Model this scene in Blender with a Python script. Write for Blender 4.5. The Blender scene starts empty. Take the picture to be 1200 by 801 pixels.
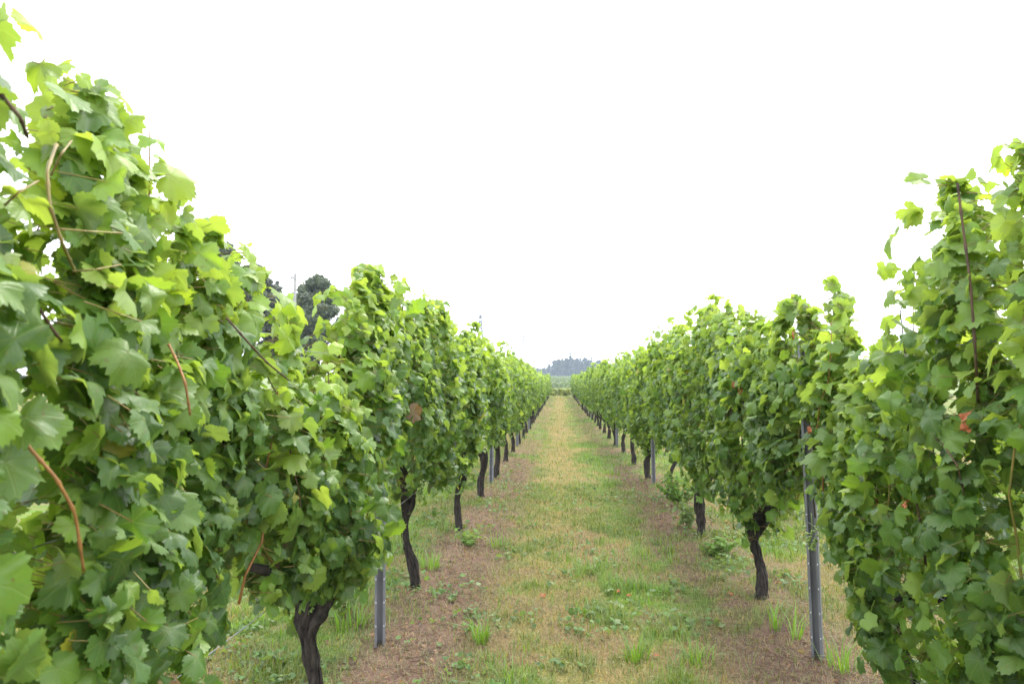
import bpy, math, random
import numpy as np
from mathutils import Vector, Matrix

# ------------------------------------------------------------------ camera, sky, sun, exposure
sc = bpy.context.scene
C = sc.collection
EYE = 1.55
YAW, PITCH, LENS = 3.93, 3.68, 24.0
cam_d = bpy.data.cameras.new('camera'); cam = bpy.data.objects.new('camera', cam_d); C.objects.link(cam)
cam.location = (0, 0, EYE)
cam.rotation_euler = (math.radians(90 + PITCH), 0, math.radians(YAW))
cam_d.lens = LENS; cam_d.sensor_width = 36.0
cam_d.clip_start = 0.05; cam_d.clip_end = 6000
cam_d.dof.use_dof = True; cam_d.dof.focus_distance = 4.6; cam_d.dof.aperture_fstop = 5.6
sc.camera = cam

SUN_EL, SUN_AZ = 58.0, 25.0            # azimuth from +Y towards +X
w = bpy.data.worlds.new('World'); sc.world = w; w.use_nodes = True
nt = w.node_tree; nt.nodes.clear()
wo = nt.nodes.new('ShaderNodeOutputWorld'); bg = nt.nodes.new('ShaderNodeBackground')
sky = nt.nodes.new('ShaderNodeTexSky'); sky.sky_type = 'NISHITA'; sky.sun_disc = False
sky.sun_elevation = math.radians(SUN_EL); sky.sun_rotation = math.radians(SUN_AZ)
tc = nt.nodes.new('ShaderNodeTexCoord')
nz = nt.nodes.new('ShaderNodeTexNoise'); nz.inputs['Scale'].default_value = 2.2; nz.inputs['Detail'].default_value = 4
cr = nt.nodes.new('ShaderNodeValToRGB')
cr.color_ramp.elements[0].color = (9.6, 9.8, 10.2, 1); cr.color_ramp.elements[1].color = (12.5, 12.5, 12.6, 1)
mx = nt.nodes.new('ShaderNodeMix'); mx.data_type = 'RGBA'; mx.inputs[0].default_value = 0.93
nt.links.new(tc.outputs['Generated'], nz.inputs['Vector'])
nt.links.new(nz.outputs['Fac'], cr.inputs['Fac'])
nt.links.new(sky.outputs['Color'], mx.inputs[6]); nt.links.new(cr.outputs['Color'], mx.inputs[7])
nt.links.new(mx.outputs[2], bg.inputs['Color']); bg.inputs['Strength'].default_value = 0.12
nt.links.new(bg.outputs[0], wo.inputs[0])

sl = bpy.data.lights.new('sun', 'SUN'); sl.energy = 1.5; sl.angle = math.radians(14); sl.color = (1.0, 0.96, 0.9)
so = bpy.data.objects.new('sun', sl); C.objects.link(so)
el, az = math.radians(SUN_EL), math.radians(SUN_AZ)
sdir = Vector((math.sin(az) * math.cos(el), math.cos(az) * math.cos(el), math.sin(el)))
so.rotation_euler = sdir.to_track_quat('Z', 'Y').to_euler(); so.location = sdir * 200

sc.view_settings.view_transform = 'Standard'; sc.view_settings.look = 'None'
sc.view_settings.gamma = 1.0; sc.view_settings.use_curve_mapping = False
sc.view_settings.exposure = 1.44
cy = sc.cycles
cy.max_bounces = 7; cy.diffuse_bounces = 4; cy.glossy_bounces = 2; cy.transmission_bounces = 5
cy.transparent_max_bounces = 6; cy.volume_bounces = 1
cy.use_denoising = True
cy.use_adaptive_sampling = True; cy.adaptive_threshold = 0.012
cy.caustics_reflective = False; cy.caustics_refractive = False

RNG = np.random.default_rng(11)
random.seed(11)

# ------------------------------------------------------------------ helpers
def ray_of(px, py):
    """world direction of a point of the photograph (1200 x 801)"""
    f = LENS / 36 * 1200
    v = Vector(((px - 600) / f, (400.5 - py) / f, -1.0))
    return cam.rotation_euler.to_matrix() @ v
def at_depth(px, py, Y):
    d = ray_of(px, py); k = Y / d.y
    return Vector((0, 0, EYE)) + d * k
def at_ground(px, py):
    d = ray_of(px, py); k = -EYE / d.z
    return Vector((0, 0, EYE)) + d * k
def at_plane(px, py, X):
    d = ray_of(px, py); k = X / d.x
    return Vector((0, 0, EYE)) + d * k

def _hash(ix, iy, seed):
    h = (ix.astype(np.int64) * 374761393 + iy.astype(np.int64) * 668265263 + seed * 982451653) & 0x7fffffff
    h = ((h ^ (h >> 13)) * 1274126177) & 0x7fffffff
    h = h ^ (h >> 16)
    return (h & 0xffff) / 65535.0
def vnoise(x, y, seed=0):
    x = np.asarray(x, float); y = np.asarray(y, float)
    ix, iy = np.floor(x), np.floor(y); fx, fy = x - ix, y - iy
    fx = fx * fx * (3 - 2 * fx); fy = fy * fy * (3 - 2 * fy)
    a = _hash(ix, iy, seed); b = _hash(ix + 1, iy, seed); c = _hash(ix, iy + 1, seed); d = _hash(ix + 1, iy + 1, seed)
    return (a * (1 - fx) + b * fx) * (1 - fy) + (c * (1 - fx) + d * fx) * fy
def fbm(x, y, seed=0, oct=4):
    s, a, t = 0, 0.5, 0
    for o in range(oct):
        s = s + a * vnoise(x * 2 ** o + 17.3 * o, y * 2 ** o - 9.1 * o, seed + o); t += a; a *= 0.5
    return s / t
def sstep(a, b, x):
    t = np.clip((np.asarray(x, float) - a) / (b - a), 0, 1); return t * t * (3 - 2 * t)
def nrm(a):
    return a / np.maximum(np.linalg.norm(a, axis=-1, keepdims=True), 1e-9)

def mesh_tris(name, V, F, mats, col=None, uv=None, mi=None, smooth=True):
    V = np.asarray(V, np.float32); F = np.asarray(F, np.int32); k = F.shape[1]
    me = bpy.data.meshes.new(name)
    me.vertices.add(len(V)); me.vertices.foreach_set('co', V.ravel())
    me.loops.add(F.size); me.loops.foreach_set('vertex_index', F.ravel())
    me.polygons.add(len(F)); me.polygons.foreach_set('loop_start', np.arange(0, F.size, k, dtype=np.int32))
    if mi is not None: me.polygons.foreach_set('material_index', np.asarray(mi, np.int32))
    me.polygons.foreach_set('use_smooth', np.full(len(F), smooth, bool))
    me.update(calc_edges=True)
    if col is not None:
        at = me.attributes.new('tint', 'FLOAT_COLOR', 'POINT')
        c4 = np.ones((len(V), 4), np.float32); c4[:, :3] = col
        at.data.foreach_set('color', c4.ravel())
    if uv is not None:
        ul = me.uv_layers.new(name='UVMap')
        ul.data.foreach_set('uv', np.asarray(uv, np.float32)[F.ravel()].ravel())
    for m in (mats if isinstance(mats, (list, tuple)) else [mats]): me.materials.append(m)
    return me
def link(name, me, parent=None, loc=None):
    o = bpy.data.objects.new(name, me); C.objects.link(o)
    if parent is not None: o.parent = parent
    if loc is not None: o.location = loc
    return o
def tag(o, label=None, cat=None, group=None, kind=None):
    if label: o['label'] = label
    if cat: o['category'] = cat
    if group: o['group'] = group
    if kind: o['kind'] = kind
    return o
def empty(name, loc, rz=0.0):
    o = bpy.data.objects.new(name, None); C.objects.link(o); o.location = loc; o.rotation_euler = (0, 0, rz)
    o.empty_display_size = 0.1
    return o
def copy_tree(o, parent=None):
    c = o.copy(); C.objects.link(c)
    if parent is not None: c.parent = parent
    for ch in [x for x in bpy.data.objects if x.parent == o and x != c]: copy_tree(ch, c)
    return c

class MB:
    """collects geometry, then makes one mesh"""
    def __init__(s): s.V, s.F, s.n = [], [], 0
    def add(s, V, F):
        s.V.append(np.asarray(V, float)); s.F.append(np.asarray(F, int) + s.n); s.n += len(V); return s
    def tube(s, P, R, sides=8, cap=True, wob=0.0, seed=0):
        P = np.asarray(P, float); R = np.broadcast_to(np.asarray(R, float), (len(P),))
        T = nrm(np.gradient(P, axis=0)); up = np.array([0.31, 0.91, 0.27])
        A = nrm(np.cross(T, up)); B = np.cross(T, A)
        th = np.linspace(0, 2 * np.pi, sides, endpoint=False)
        rr = R[:, None] * np.ones((1, sides))
        if wob:
            tt = np.linspace(0, 1, len(P))[:, None]
            n1 = fbm(np.cos(th)[None] * 1.6 + 5 + seed, np.sin(th)[None] * 1.6 + tt * 4, seed, 3)
            n2 = vnoise(th[None] * 3.0 + seed, tt * 9, seed + 7)
            ridg = np.abs(np.sin(th[None] * 3.5 + tt * 3 + seed))
            rr = rr * (1 + wob * (n1 - .5) * 2.2 + wob * .5 * (n2 - .5) + wob * .35 * (ridg - .5))
        V = P[:, None] + rr[..., None] * (np.cos(th)[None, :, None] * A[:, None] + np.sin(th)[None, :, None] * B[:, None])
        V = V.reshape(-1, 3); F = []
        for i in range(len(P) - 1):
            for j in range(sides):
                a, b = i * sides + j, i * sides + (j + 1) % sides
                F += [(a, b, b + sides), (a, b + sides, a + sides)]
        if cap:
            V = np.vstack([V, P[0], P[-1]]); c0 = len(P) * sides
            for j in range(sides):
                F.append((c0, (j + 1) % sides, j)); l = (len(P) - 1) * sides
                F.append((c0 + 1, l + j, l + (j + 1) % sides))
        return s.add(V, F)
    def box(s, c, d, rz=0):
        c = np.array(c, float); d = np.array(d, float) / 2
        V = np.array([(x, y, z) for x in (-1, 1) for y in (-1, 1) for z in (-1, 1)], float) * d
        ca, sa = math.cos(rz), math.sin(rz)
        V = np.stack([V[:, 0] * ca - V[:, 1] * sa, V[:, 0] * sa + V[:, 1] * ca, V[:, 2]], 1) + c
        Q = [(0, 1, 3, 2), (4, 6, 7, 5), (0, 4, 5, 1), (2, 3, 7, 6), (0, 2, 6, 4), (1, 5, 7, 3)]
        return s.add(V, [t for q in Q for t in ((q[0], q[1], q[2]), (q[0], q[2], q[3]))])
    def mesh(s, name, mat, smooth=True, **k):
        return mesh_tris(name, np.vstack(s.V), np.vstack(s.F), mat, smooth=smooth, **k)
    def obj(s, name, mat, parent=None, smooth=True, loc=None):
        return link(name, s.mesh(name, mat, smooth), parent, loc)

# ------------------------------------------------------------------ materials
def newmat(name):
    m = bpy.data.materials.new(name); m.use_nodes = True; n = m.node_tree; n.nodes.clear()
    out = n.nodes.new('ShaderNodeOutputMaterial')
    return m, n, out
def N(n, t, **kw):
    x = n.nodes.new(t)
    for k, v in kw.items():
        if k.startswith('i_'): x.inputs[k[2:].replace('_', ' ')].default_value = v
        else: setattr(x, k, v)
    return x
def mth(n, op, a, b=None, clamp=False):
    x = n.nodes.new('ShaderNodeMath'); x.operation = op; x.use_clamp = clamp
    for i, v in enumerate((a, b)):
        if v is None: continue
        if isinstance(v, (int, float)): x.inputs[i].default_value = v
        else: n.links.new(v, x.inputs[i])
    return x.outputs[0]
def mixc(n, f, a, b, blend='MIX'):
    x = n.nodes.new('ShaderNodeMix'); x.data_type = 'RGBA'; x.blend_type = blend
    for i, v in ((0, f), (6, a), (7, b)):
        if isinstance(v, (int, float)): x.inputs[i].default_value = v
        elif isinstance(v, tuple): x.inputs[i].default_value = (*v, 1)
        else: n.links.new(v, x.inputs[i])
    return x.outputs[2]

def leaf_material(name, veins=True, trans=0.45, rough=0.43):
    m, n, out = newmat(name)
    at = N(n, 'ShaderNodeAttribute', attribute_name='tint')
    base = at.outputs['Color']
    geo = N(n, 'ShaderNodeNewGeometry')
    nz = N(n, 'ShaderNodeTexNoise', i_Scale=38.0, i_Detail=3.0)
    n.links.new(geo.outputs['Position'], nz.inputs['Vector'])
    base = mixc(n, mth(n, 'MULTIPLY', mth(n, 'SUBTRACT', nz.outputs['Fac'], 0.5), 0.9, True), base, (0.16, 0.2, 0.035))
    n3 = N(n, 'ShaderNodeTexNoise', i_Scale=75.0, i_Detail=2.0)
    n.links.new(geo.outputs['Position'], n3.inputs['Vector'])
    base = mixc(n, mth(n, 'MULTIPLY', mth(n, 'SUBTRACT', n3.outputs['Fac'], 0.66), 7.0, True), base, (0.13, 0.1, 0.035))
    bump_n = None
    if veins:
        uv = N(n, 'ShaderNodeUVMap', uv_map='UVMap'); sx = N(n, 'ShaderNodeSeparateXYZ')
        n.links.new(uv.outputs[0], sx.inputs[0])
        ax = mth(n, 'ABSOLUTE', sx.outputs[0]); yy = sx.outputs[1]
        tot = None
        for a in (0.0, 50.0, 102.0):
            s_, c_ = math.sin(math.radians(a)), math.cos(math.radians(a))
            perp = mth(n, 'ABSOLUTE', mth(n, 'SUBTRACT', mth(n, 'MULTIPLY', ax, c_), mth(n, 'MULTIPLY', yy, s_)))
            along = mth(n, 'ADD', mth(n, 'MULTIPLY', ax, s_), mth(n, 'MULTIPLY', yy, c_))
            v = mth(n, 'SUBTRACT', 1.0, mth(n, 'MULTIPLY', perp, 32.0), True)
            v = mth(n, 'MULTIPLY', v, mth(n, 'GREATER_THAN', along, 0.0))
            # side veins: chevrons along each main vein
            fr = mth(n, 'FRACT', mth(n, 'MULTIPLY', mth(n, 'SUBTRACT', along, mth(n, 'MULTIPLY', perp, 0.8)), 6.0))
            sv = mth(n, 'MULTIPLY', mth(n, 'SUBTRACT', 1.0, mth(n, 'MULTIPLY', fr, 6.0), True), mth(n, 'LESS_THAN', perp, 0.24))
            v = mth(n, 'MAXIMUM', v, mth(n, 'MULTIPLY', sv, 0.35))
            tot = v if tot is None else mth(n, 'MAXIMUM', tot, v)
        base = mixc(n, mth(n, 'MULTIPLY', tot, 0.42), base, (0.19, 0.27, 0.07))
        bp = N(n, 'ShaderNodeBump', i_Strength=0.35, i_Distance=0.004)
        n.links.new(mth(n, 'SUBTRACT', nz.outputs['Fac'], mth(n, 'MULTIPLY', tot, 0.6)), bp.inputs['Height'])
        bump_n = bp.outputs[0]
    under = mixc(n, 0.45, base, (0.17, 0.23, 0.11))
    base = mixc(n, geo.outputs['Backfacing'], base, under)
    pb = N(n, 'ShaderNodeBsdfPrincipled'); pb.inputs['Roughness'].default_value = rough
    pb.inputs['Specular IOR Level'].default_value = 0.5
    n.links.new(base, pb.inputs['Base Color'])
    tr = N(n, 'ShaderNodeBsdfTranslucent')
    n.links.new(mixc(n, 1.0, base, (2.25, 2.1, 0.75), 'MULTIPLY'), tr.inputs['Color'])
    if bump_n is not None: n.links.new(bump_n, pb.inputs['Normal'])
    ms = N(n, 'ShaderNodeMixShader'); ms.inputs[0].default_value = trans
    n.links.new(pb.outputs[0], ms.inputs[1]); n.links.new(tr.outputs[0], ms.inputs[2]); n.links.new(ms.outputs[0], out.inputs[0])
    return m
M = {}
M['leaf'] = leaf_material('vine_leaf')
M['leaf_far'] = leaf_material('vine_leaf_far', veins=False)
M['grass'] = leaf_material('grass_blade', veins=False, trans=0.3, rough=0.6)
M['tree_leaf'] = leaf_material('tree_leaf', veins=False, trans=0.15, rough=0.65)

def noise_mat(name, c1, c2, scale=20, rough=0.8, bump=0.0, stretch=(1, 1, 1), metal=0.0, detail=5, dist=0.01, spec=0.3):
    m, n, out = newmat(name)
    t = N(n, 'ShaderNodeTexCoord'); mp = N(n, 'ShaderNodeMapping'); mp.inputs['Scale'].default_value = stretch
    n.links.new(t.outputs['Object'], mp.inputs[0])
    nz = N(n, 'ShaderNodeTexNoise', i_Scale=scale, i_Detail=detail); n.links.new(mp.outputs[0], nz.inputs['Vector'])
    r = N(n, 'ShaderNodeValToRGB'); r.color_ramp.elements[0].position = .32; r.color_ramp.elements[1].position = .7
    r.color_ramp.elements[0].color = (*c1, 1); r.color_ramp.elements[1].color = (*c2, 1)
    n.links.new(nz.outputs['Fac'], r.inputs[0])
    pb = N(n, 'ShaderNodeBsdfPrincipled'); pb.inputs['Roughness'].default_value = rough; pb.inputs['Metallic'].default_value = metal
    pb.inputs['Specular IOR Level'].default_value = spec
    n.links.new(r.outputs[0], pb.inputs['Base Color'])
    if bump:
        bp = N(n, 'ShaderNodeBump', i_Strength=bump, i_Distance=dist); n.links.new(nz.outputs['Fac'], bp.inputs['Height'])
        n.links.new(bp.outputs[0], pb.inputs['Normal'])
    n.links.new(pb.outputs[0], out.inputs[0])
    return m
M['bark'] = noise_mat('vine_bark', (0.010, 0.009, 0.009), (0.06, 0.05, 0.044), 60, 0.9, 1.0, (1, 1, 0.22), dist=0.02)
M['cane'] = noise_mat('vine_cane', (0.16, 0.075, 0.025), (0.30, 0.15, 0.05), 60, 0.55, 0.2, (1, 1, 0.3))
M['cane_dark'] = noise_mat('old_cane', (0.04, 0.027, 0.018), (0.11, 0.07, 0.04), 60, 0.8, 0.4, (1, 1, 0.3))
M['cane_green'] = noise_mat('young_cane', (0.12, 0.13, 0.03), (0.22, 0.17, 0.05), 30, 0.5)
M['cane_olive'] = noise_mat('olive_cane', (0.13, 0.1, 0.03), (0.24, 0.19, 0.06), 40, 0.5, 0.2, (1, 1, .3))
M['petiole'] = noise_mat('leaf_stalk', (0.2, 0.12, 0.05), (0.25, 0.22, 0.07), 20, 0.5)
M['steel'] = noise_mat('galvanised_steel', (0.15, 0.16, 0.185), (0.25, 0.26, 0.29), 14, 0.5, 0.05, (1, 1, .25), metal=0.55)
M['dark_hole'] = noise_mat('punched_tab', (0.42, 0.43, 0.45), (0.55, 0.56, 0.58), 30, 0.5, metal=0.4)
M['wire'] = noise_mat('trellis_wire', (0.3, 0.31, 0.32), (0.42, 0.43, 0.44), 20, 0.45, metal=0.7)
M['grape'] = noise_mat('green_grape', (0.16, 0.24, 0.06), (0.25, 0.34, 0.11), 12, 0.35, spec=.5)
M['dry_leaf'] = noise_mat('dry_leaf', (0.2, 0.06, 0.024), (0.4, 0.14, 0.055), 30, 0.7, 0.4)
M['concrete'] = noise_mat('concrete_pole', (0.17, 0.17, 0.17), (0.25, 0.25, 0.245), 6, 0.85, 0.1)
M['pylon'] = noise_mat('pylon_steel', (0.07, 0.075, 0.085), (0.11, 0.115, 0.125), 4, 0.6, metal=0.3)
M['tree_bark'] = noise_mat('tree_bark', (0.03, 0.025, 0.02), (0.09, 0.075, 0.06), 8, 0.9, 0.6, (1, 1, .3), dist=0.05)
M['ceramic'] = noise_mat('insulator', (0.5, 0.5, 0.5), (0.65, 0.65, 0.65), 6, 0.3)

def ground_material():
    m, n, out = newmat('ground_soil_and_turf')
    at = N(n, 'ShaderNodeAttribute', attribute_name='tint'); geo = N(n, 'ShaderNodeNewGeometry')
    n1 = N(n, 'ShaderNodeTexNoise', i_Scale=26.0, i_Detail=6.0, i_Roughness=0.65)
    n2 = N(n, 'ShaderNodeTexNoise', i_Scale=110.0, i_Detail=3.0)
    vor = N(n, 'ShaderNodeTexVoronoi', i_Scale=60.0)
    for x in (n1, n2, vor): n.links.new(geo.outputs['Position'], x.inputs['Vector'])
    c = mixc(n, 0.75, at.outputs['Color'], mixc(n, n1.outputs['Fac'], (0.35, 0.33, 0.3), (1.75, 1.7, 1.62)), 'MULTIPLY')
    c = mixc(n, 0.6, c, mixc(n, n2.outputs['Fac'], (0.5, 0.5, 0.5), (1.5, 1.5, 1.5)), 'MULTIPLY')
    pb = N(n, 'ShaderNodeBsdfPrincipled'); pb.inputs['Roughness'].default_value = 0.95; pb.inputs['Specular IOR Level'].default_value = 0.15
    n.links.new(c, pb.inputs['Base Color'])
    bp = N(n, 'ShaderNodeBump', i_Strength=0.8, i_Distance=0.02)
    n.links.new(mth(n, 'ADD', n1.outputs['Fac'], mth(n, 'MULTIPLY', vor.outputs['Distance'], .5)), bp.inputs['Height'])
    n.links.new(bp.outputs[0], pb.inputs['Normal'])
    n.links.new(pb.outputs[0], out.inputs[0])
    return m
M['ground'] = ground_material()

# ------------------------------------------------------------------ rows
XL, XR = -1.06, 1.44
ROW_END = 72.0
VINES = {'L': [0.85 + 2.13 * k for k in range(34)], 'R': [3.05 + 2.08 * k for k in range(34)]}
POSTS = {'L': [4.07 + 6.65 * k for k in range(11)], 'R': [4.04 + 6.65 * k for k in range(11)]}
TOP = {'L': ([-1, .9, 1.1, 1.25, 1.42, 1.55, 1.75, 1.9, 2.05, 2.25, 2.6, 3.02, 3.08, 3.3, 4.0, 5.1, 5.9, 7], [2.3, 2.3, 2.26, 2.2, 2.17, 2.15, 2.12, 2.07, 1.92, 1.77, 1.70, 1.68, 2.08, 2.2, 2.16, 2.16, 2.12, 2.14]),
       'R': ([0, 2.2, 2.65, 2.75, 2.84, 3.1, 3.35, 3.6, 3.9, 4.6, 5.0, 5.6, 6.7, 8.0], [2.24, 2.25, 2.24, 2.12, 1.80, 1.73, 1.82, 1.9, 2.0, 2.1, 2.06, 2.14, 2.24, 2.18])}

# ------------------------------------------------------------------ ground sheet
def terrain(x, y):
    x = np.asarray(x, float); y = np.asarray(y, float)
    near = 1 - sstep(70, 90, y)
    z = near * 0.05 * (np.exp(-((x - XL) / .33) ** 2) + np.exp(-((x - XR) / .33) ** 2)) * (0.35 + 1.1 * vnoise(x * .9, y * .8, 5))
    z = z + near * 0.035 * (fbm(x * .9, y * .9, 9, 3) - .5) + near * .022 * (fbm(x * 6, y * 6, 10, 2) - .5)
    z = z + .42 * sstep(28, 82, y)
    z = z + 6.0 * sstep(110, 470, y) + 3.5 * sstep(480, 560, y)
    z = z + 0.6 * sstep(90, 200, y) * (vnoise(x * .02, y * .02, 3) - .5)
    return z - 0.0
def gz(x, y): return float(terrain(np.array([x]), np.array([y]))[0])

GREEN = np.array([0.075, 0.118, 0.024]); LUSH = np.array([0.085, 0.165, 0.024]); STRAW = np.array([0.215, 0.17, 0.072]); SOIL = np.array([0.135, 0.086, 0.069])
def cover(x, y):
    """shares of living grass, straw and bare soil"""
    n1 = fbm(x * 1.3, y * 1.0, 21, 4); n2 = fbm(x * 3.4, y * 3.0, 31, 3); n3 = fbm(x * .5, y * .35, 41, 2); n4 = fbm(x * 8, y * 8, 35, 2)
    sl = np.exp(-((x - (XL + .2)) / .42) ** 4) * sstep(.24, .56, n1 + .35 * (n4 - .5) + .08)
    sr = np.exp(-((x - (XR - .12)) / .52) ** 4) * sstep(.28, .56, n1 + .35 * (n4 - .5) + .06)
    patch = sstep(.52, .66, n2 + .2 * (n4 - .5)) * (1 - sstep(6, 14, y)) * .5
    soil = np.clip(np.maximum(np.maximum(sl, sr), patch), 0, 1)
    soil = soil * (1 - .6 * sstep(8, 24, y))
    track = np.exp(-((x - .0 + .3 * (n3 - .5)) / .36) ** 2) * (.45 + .9 * n2) * (.55 + .45 * sstep(4, 14, y))
    straw = track + .85 * sstep(.45, .62, n1 * .55 + n2 * .45) + .3 * sstep(.5, .7, n4)
    straw = np.clip(straw, 0, 1) * (1 - soil)
    return np.clip(1 - soil - straw, 0, 1), straw, soil
def ground_colour(x, y):
    g, s, d = cover(x, y)
    lush = sstep(.45, .7, fbm(x * 1.5, y * .9, 51, 3))[:, None]
    c = g[:, None] * (GREEN * (1 - lush) + LUSH * lush) + s[:, None] * STRAW + d[:, None] * SOIL
    far = sstep(74, 95, y)[:, None]
    fcol = np.array([0.12, 0.155, 0.05]) * (0.8 + .5 * fbm(x * .05, y * .03, 61, 3))[:, None]
    return c * (1 - far) + fcol * far
xs = np.concatenate([-np.geomspace(5, 1500, 45)[::-1], np.arange(-4.9, 5.0, .055), np.geomspace(5, 1500, 45)])
ys = np.concatenate([[-20, -10, -5, -2, 0, 1.5], np.arange(2.2, 12, .06), 12 * np.geomspace(1, 1600 / 12, 330)])
gx, gy = np.meshgrid(xs, ys)
px_, py_ = gx.ravel(), gy.ravel()
GV = np.stack([px_, py_, terrain(px_, py_)], 1)
nx_, ny_ = len(xs), len(ys)
ii, jj = np.meshgrid(np.arange(nx_ - 1), np.arange(ny_ - 1)); b_ = (jj * nx_ + ii).ravel()
GF = np.stack([b_, b_ + 1, b_ + nx_ + 1, b_ + nx_], 1)
tag(link('ground', mesh_tris('ground', GV, GF, M['ground'], col=ground_colour(px_, py_))), kind='structure')

# ------------------------------------------------------------------ leaves
def leaf_template(level, rng):
    th_c = np.radians([0, 14, 27, 40, 52, 66, 80, 94, 108, 124, 140, 156, 168, 180])
    r_c = np.array([1.0, .86, .76, .88, .95, .82, .70, .76, .80, .70, .68, .56, .42, .10])
    r_c = r_c * (1 + rng.normal(0, .03, len(r_c)))
    half = {'hi': 24, 'mid': 9, 'lo': 4}[level]
    th = np.linspace(0, np.pi, half + 1)
    r = np.interp(th, th_c, r_c)
    if level == 'hi': r = r * (1 + .065 * np.where(np.arange(half + 1) % 2 == 0, 1, -1)); r[0] = 1.03; r[-1] = .1
    tho = np.concatenate([th, 2 * np.pi - th[-2:0:-1]]); ro = np.concatenate([r, r[-2:0:-1] * (1 + rng.normal(0, .03, half - 1))])
    nO = len(tho)
    fold, droop, wave, ph, tipc = rng.uniform(-.12, .38), rng.uniform(.1, .45), rng.uniform(.04, .13), rng.uniform(0, 6), rng.uniform(-.05, .2)
    def pt(rr, tt):
        x, y = rr * np.sin(tt), rr * np.cos(tt)
        z = fold * np.abs(x) - droop * rr ** 2 * .6 + wave * np.sin(3 * tt + ph) * rr * 1.4 + wave * .6 * np.sin(7 * tt + ph) * rr ** 2 - tipc * np.clip(y, 0, 1) ** 2
        return np.stack([x, y, z], 1)
    V = [pt(np.array([0.0]), np.array([0.0]))]; F = []
    if level == 'hi':
        k = nO // 2; ti = tho[::2]; V.append(pt(ro[::2] * .55, ti)); V.append(pt(ro, tho))
        for j in range(k):
            a, b = 1 + j, 1 + (j + 1) % k; o0 = 1 + k + 2 * j; o1 = o0 + 1; o2 = 1 + k + (2 * j + 2) % nO
            F += [(0, b, a), (a, o1, o0), (a, b, o1), (b, o2, o1)]
    else:
        V.append(pt(ro, tho))
        for j in range(nO): F.append((0, 1 + (j + 1) % nO, 1 + j))
    V = np.vstack(V)
    return V, np.array(F)
TPL = {l: [leaf_template(l, RNG) for _ in range(n)] for l, n in (('hi', 8), ('mid', 6), ('lo', 4))}

def leaves_geo(P, T, Nn, S, col, level, rng):
    """P base points, T tip directions, Nn normals, S sizes"""
    T = nrm(T - Nn * np.sum(T * Nn, 1, keepdims=True)); B = np.cross(T, Nn)
    which = rng.integers(0, len(TPL[level]), len(P))
    Vs, Fs, Cs, Us, off = [], [], [], [], 0
    for k, (tv, tf) in enumerate(TPL[level]):
        ix = np.nonzero(which == k)[0]
        if not len(ix): continue
        jit = 1 + rng.normal(0, .12, (len(ix), 1, 1))
        zsc = rng.uniform(.7, 2.7, (len(ix), 1, 1))
        v = P[ix, None] + S[ix, None, None] * (tv[None, :, 0:1] * jit * B[ix, None] + tv[None, :, 1:2] * T[ix, None] + tv[None, :, 2:3] * zsc * Nn[ix, None])
        n = len(tv)
        f = tf[None] + (np.arange(len(ix)) * n)[:, None, None] + off
        Vs.append(v.reshape(-1, 3)); Fs.append(f.reshape(-1, 3)); off += n * len(ix)
        Cs.append(np.repeat(col[ix], n, 0)); Us.append(np.tile(tv[:, :2], (len(ix), 1)))
    return np.vstack(Vs), np.vstack(Fs), np.vstack(Cs), np.vstack(Us)

def sticks_geo(P, Q, r):
    """thin three-sided sticks from P to Q"""
    d = nrm(Q - P); a = nrm(np.cross(d, np.array([.3, .5, .8]))); b = np.cross(d, a)
    V = []
    for E in (P, Q):
        for k in range(3):
            t = 2 * np.pi * k / 3; V.append(E + r * (math.cos(t) * a + math.sin(t) * b))
    V = np.stack(V, 1).reshape(-1, 3)
    tf = np.array([(0, 1, 4), (0, 4, 3), (1, 2, 5), (1, 5, 4), (2, 0, 3), (2, 3, 5)])
    F = (tf[None] + (np.arange(len(P)) * 6)[:, None, None]).reshape(-1, 3)
    return V, F

C_DARK = np.array([0.038, 0.09, 0.026]); C_MID = np.array([0.080, 0.165, 0.034]); C_LIGHT = np.array([0.172, 0.280, 0.044]); C_YOUNG_GLOW = np.array([0.255, 0.36, 0.058])
def leaf_colours(n, young_glow, rng):
    """young: 0..1 per leaf (age and painted top glow)"""
    t = np.clip(rng.beta(2, 2.6, n) * .8 + young_glow * .6 * rng.uniform(.5, 1.1, n), 0, 1)[:, None]
    c = np.where(t < .4, C_DARK + (C_MID - C_DARK) * t / .4, np.where(t < .75, C_MID + (C_LIGHT - C_MID) * (t - .4) / .35, C_LIGHT + (C_YOUNG_GLOW - C_LIGHT) * (t - .75) / .25))
    grey = (rng.random(n) < .13)[:, None]
    c = np.where(grey, c * .75 + np.array([.05, .085, .055]) * .3, c)
    c = c * rng.uniform(.82, 1.2, (n, 1))
    odd = rng.random(n)
    c[odd < .0002] = (0.34, 0.08, 0.03); c[(odd > .0002) & (odd < .0022)] = (0.29, 0.29, 0.05); c[(odd > .0022) & (odd < .0028)] = (0.17, 0.1, 0.05)
    return c

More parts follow.
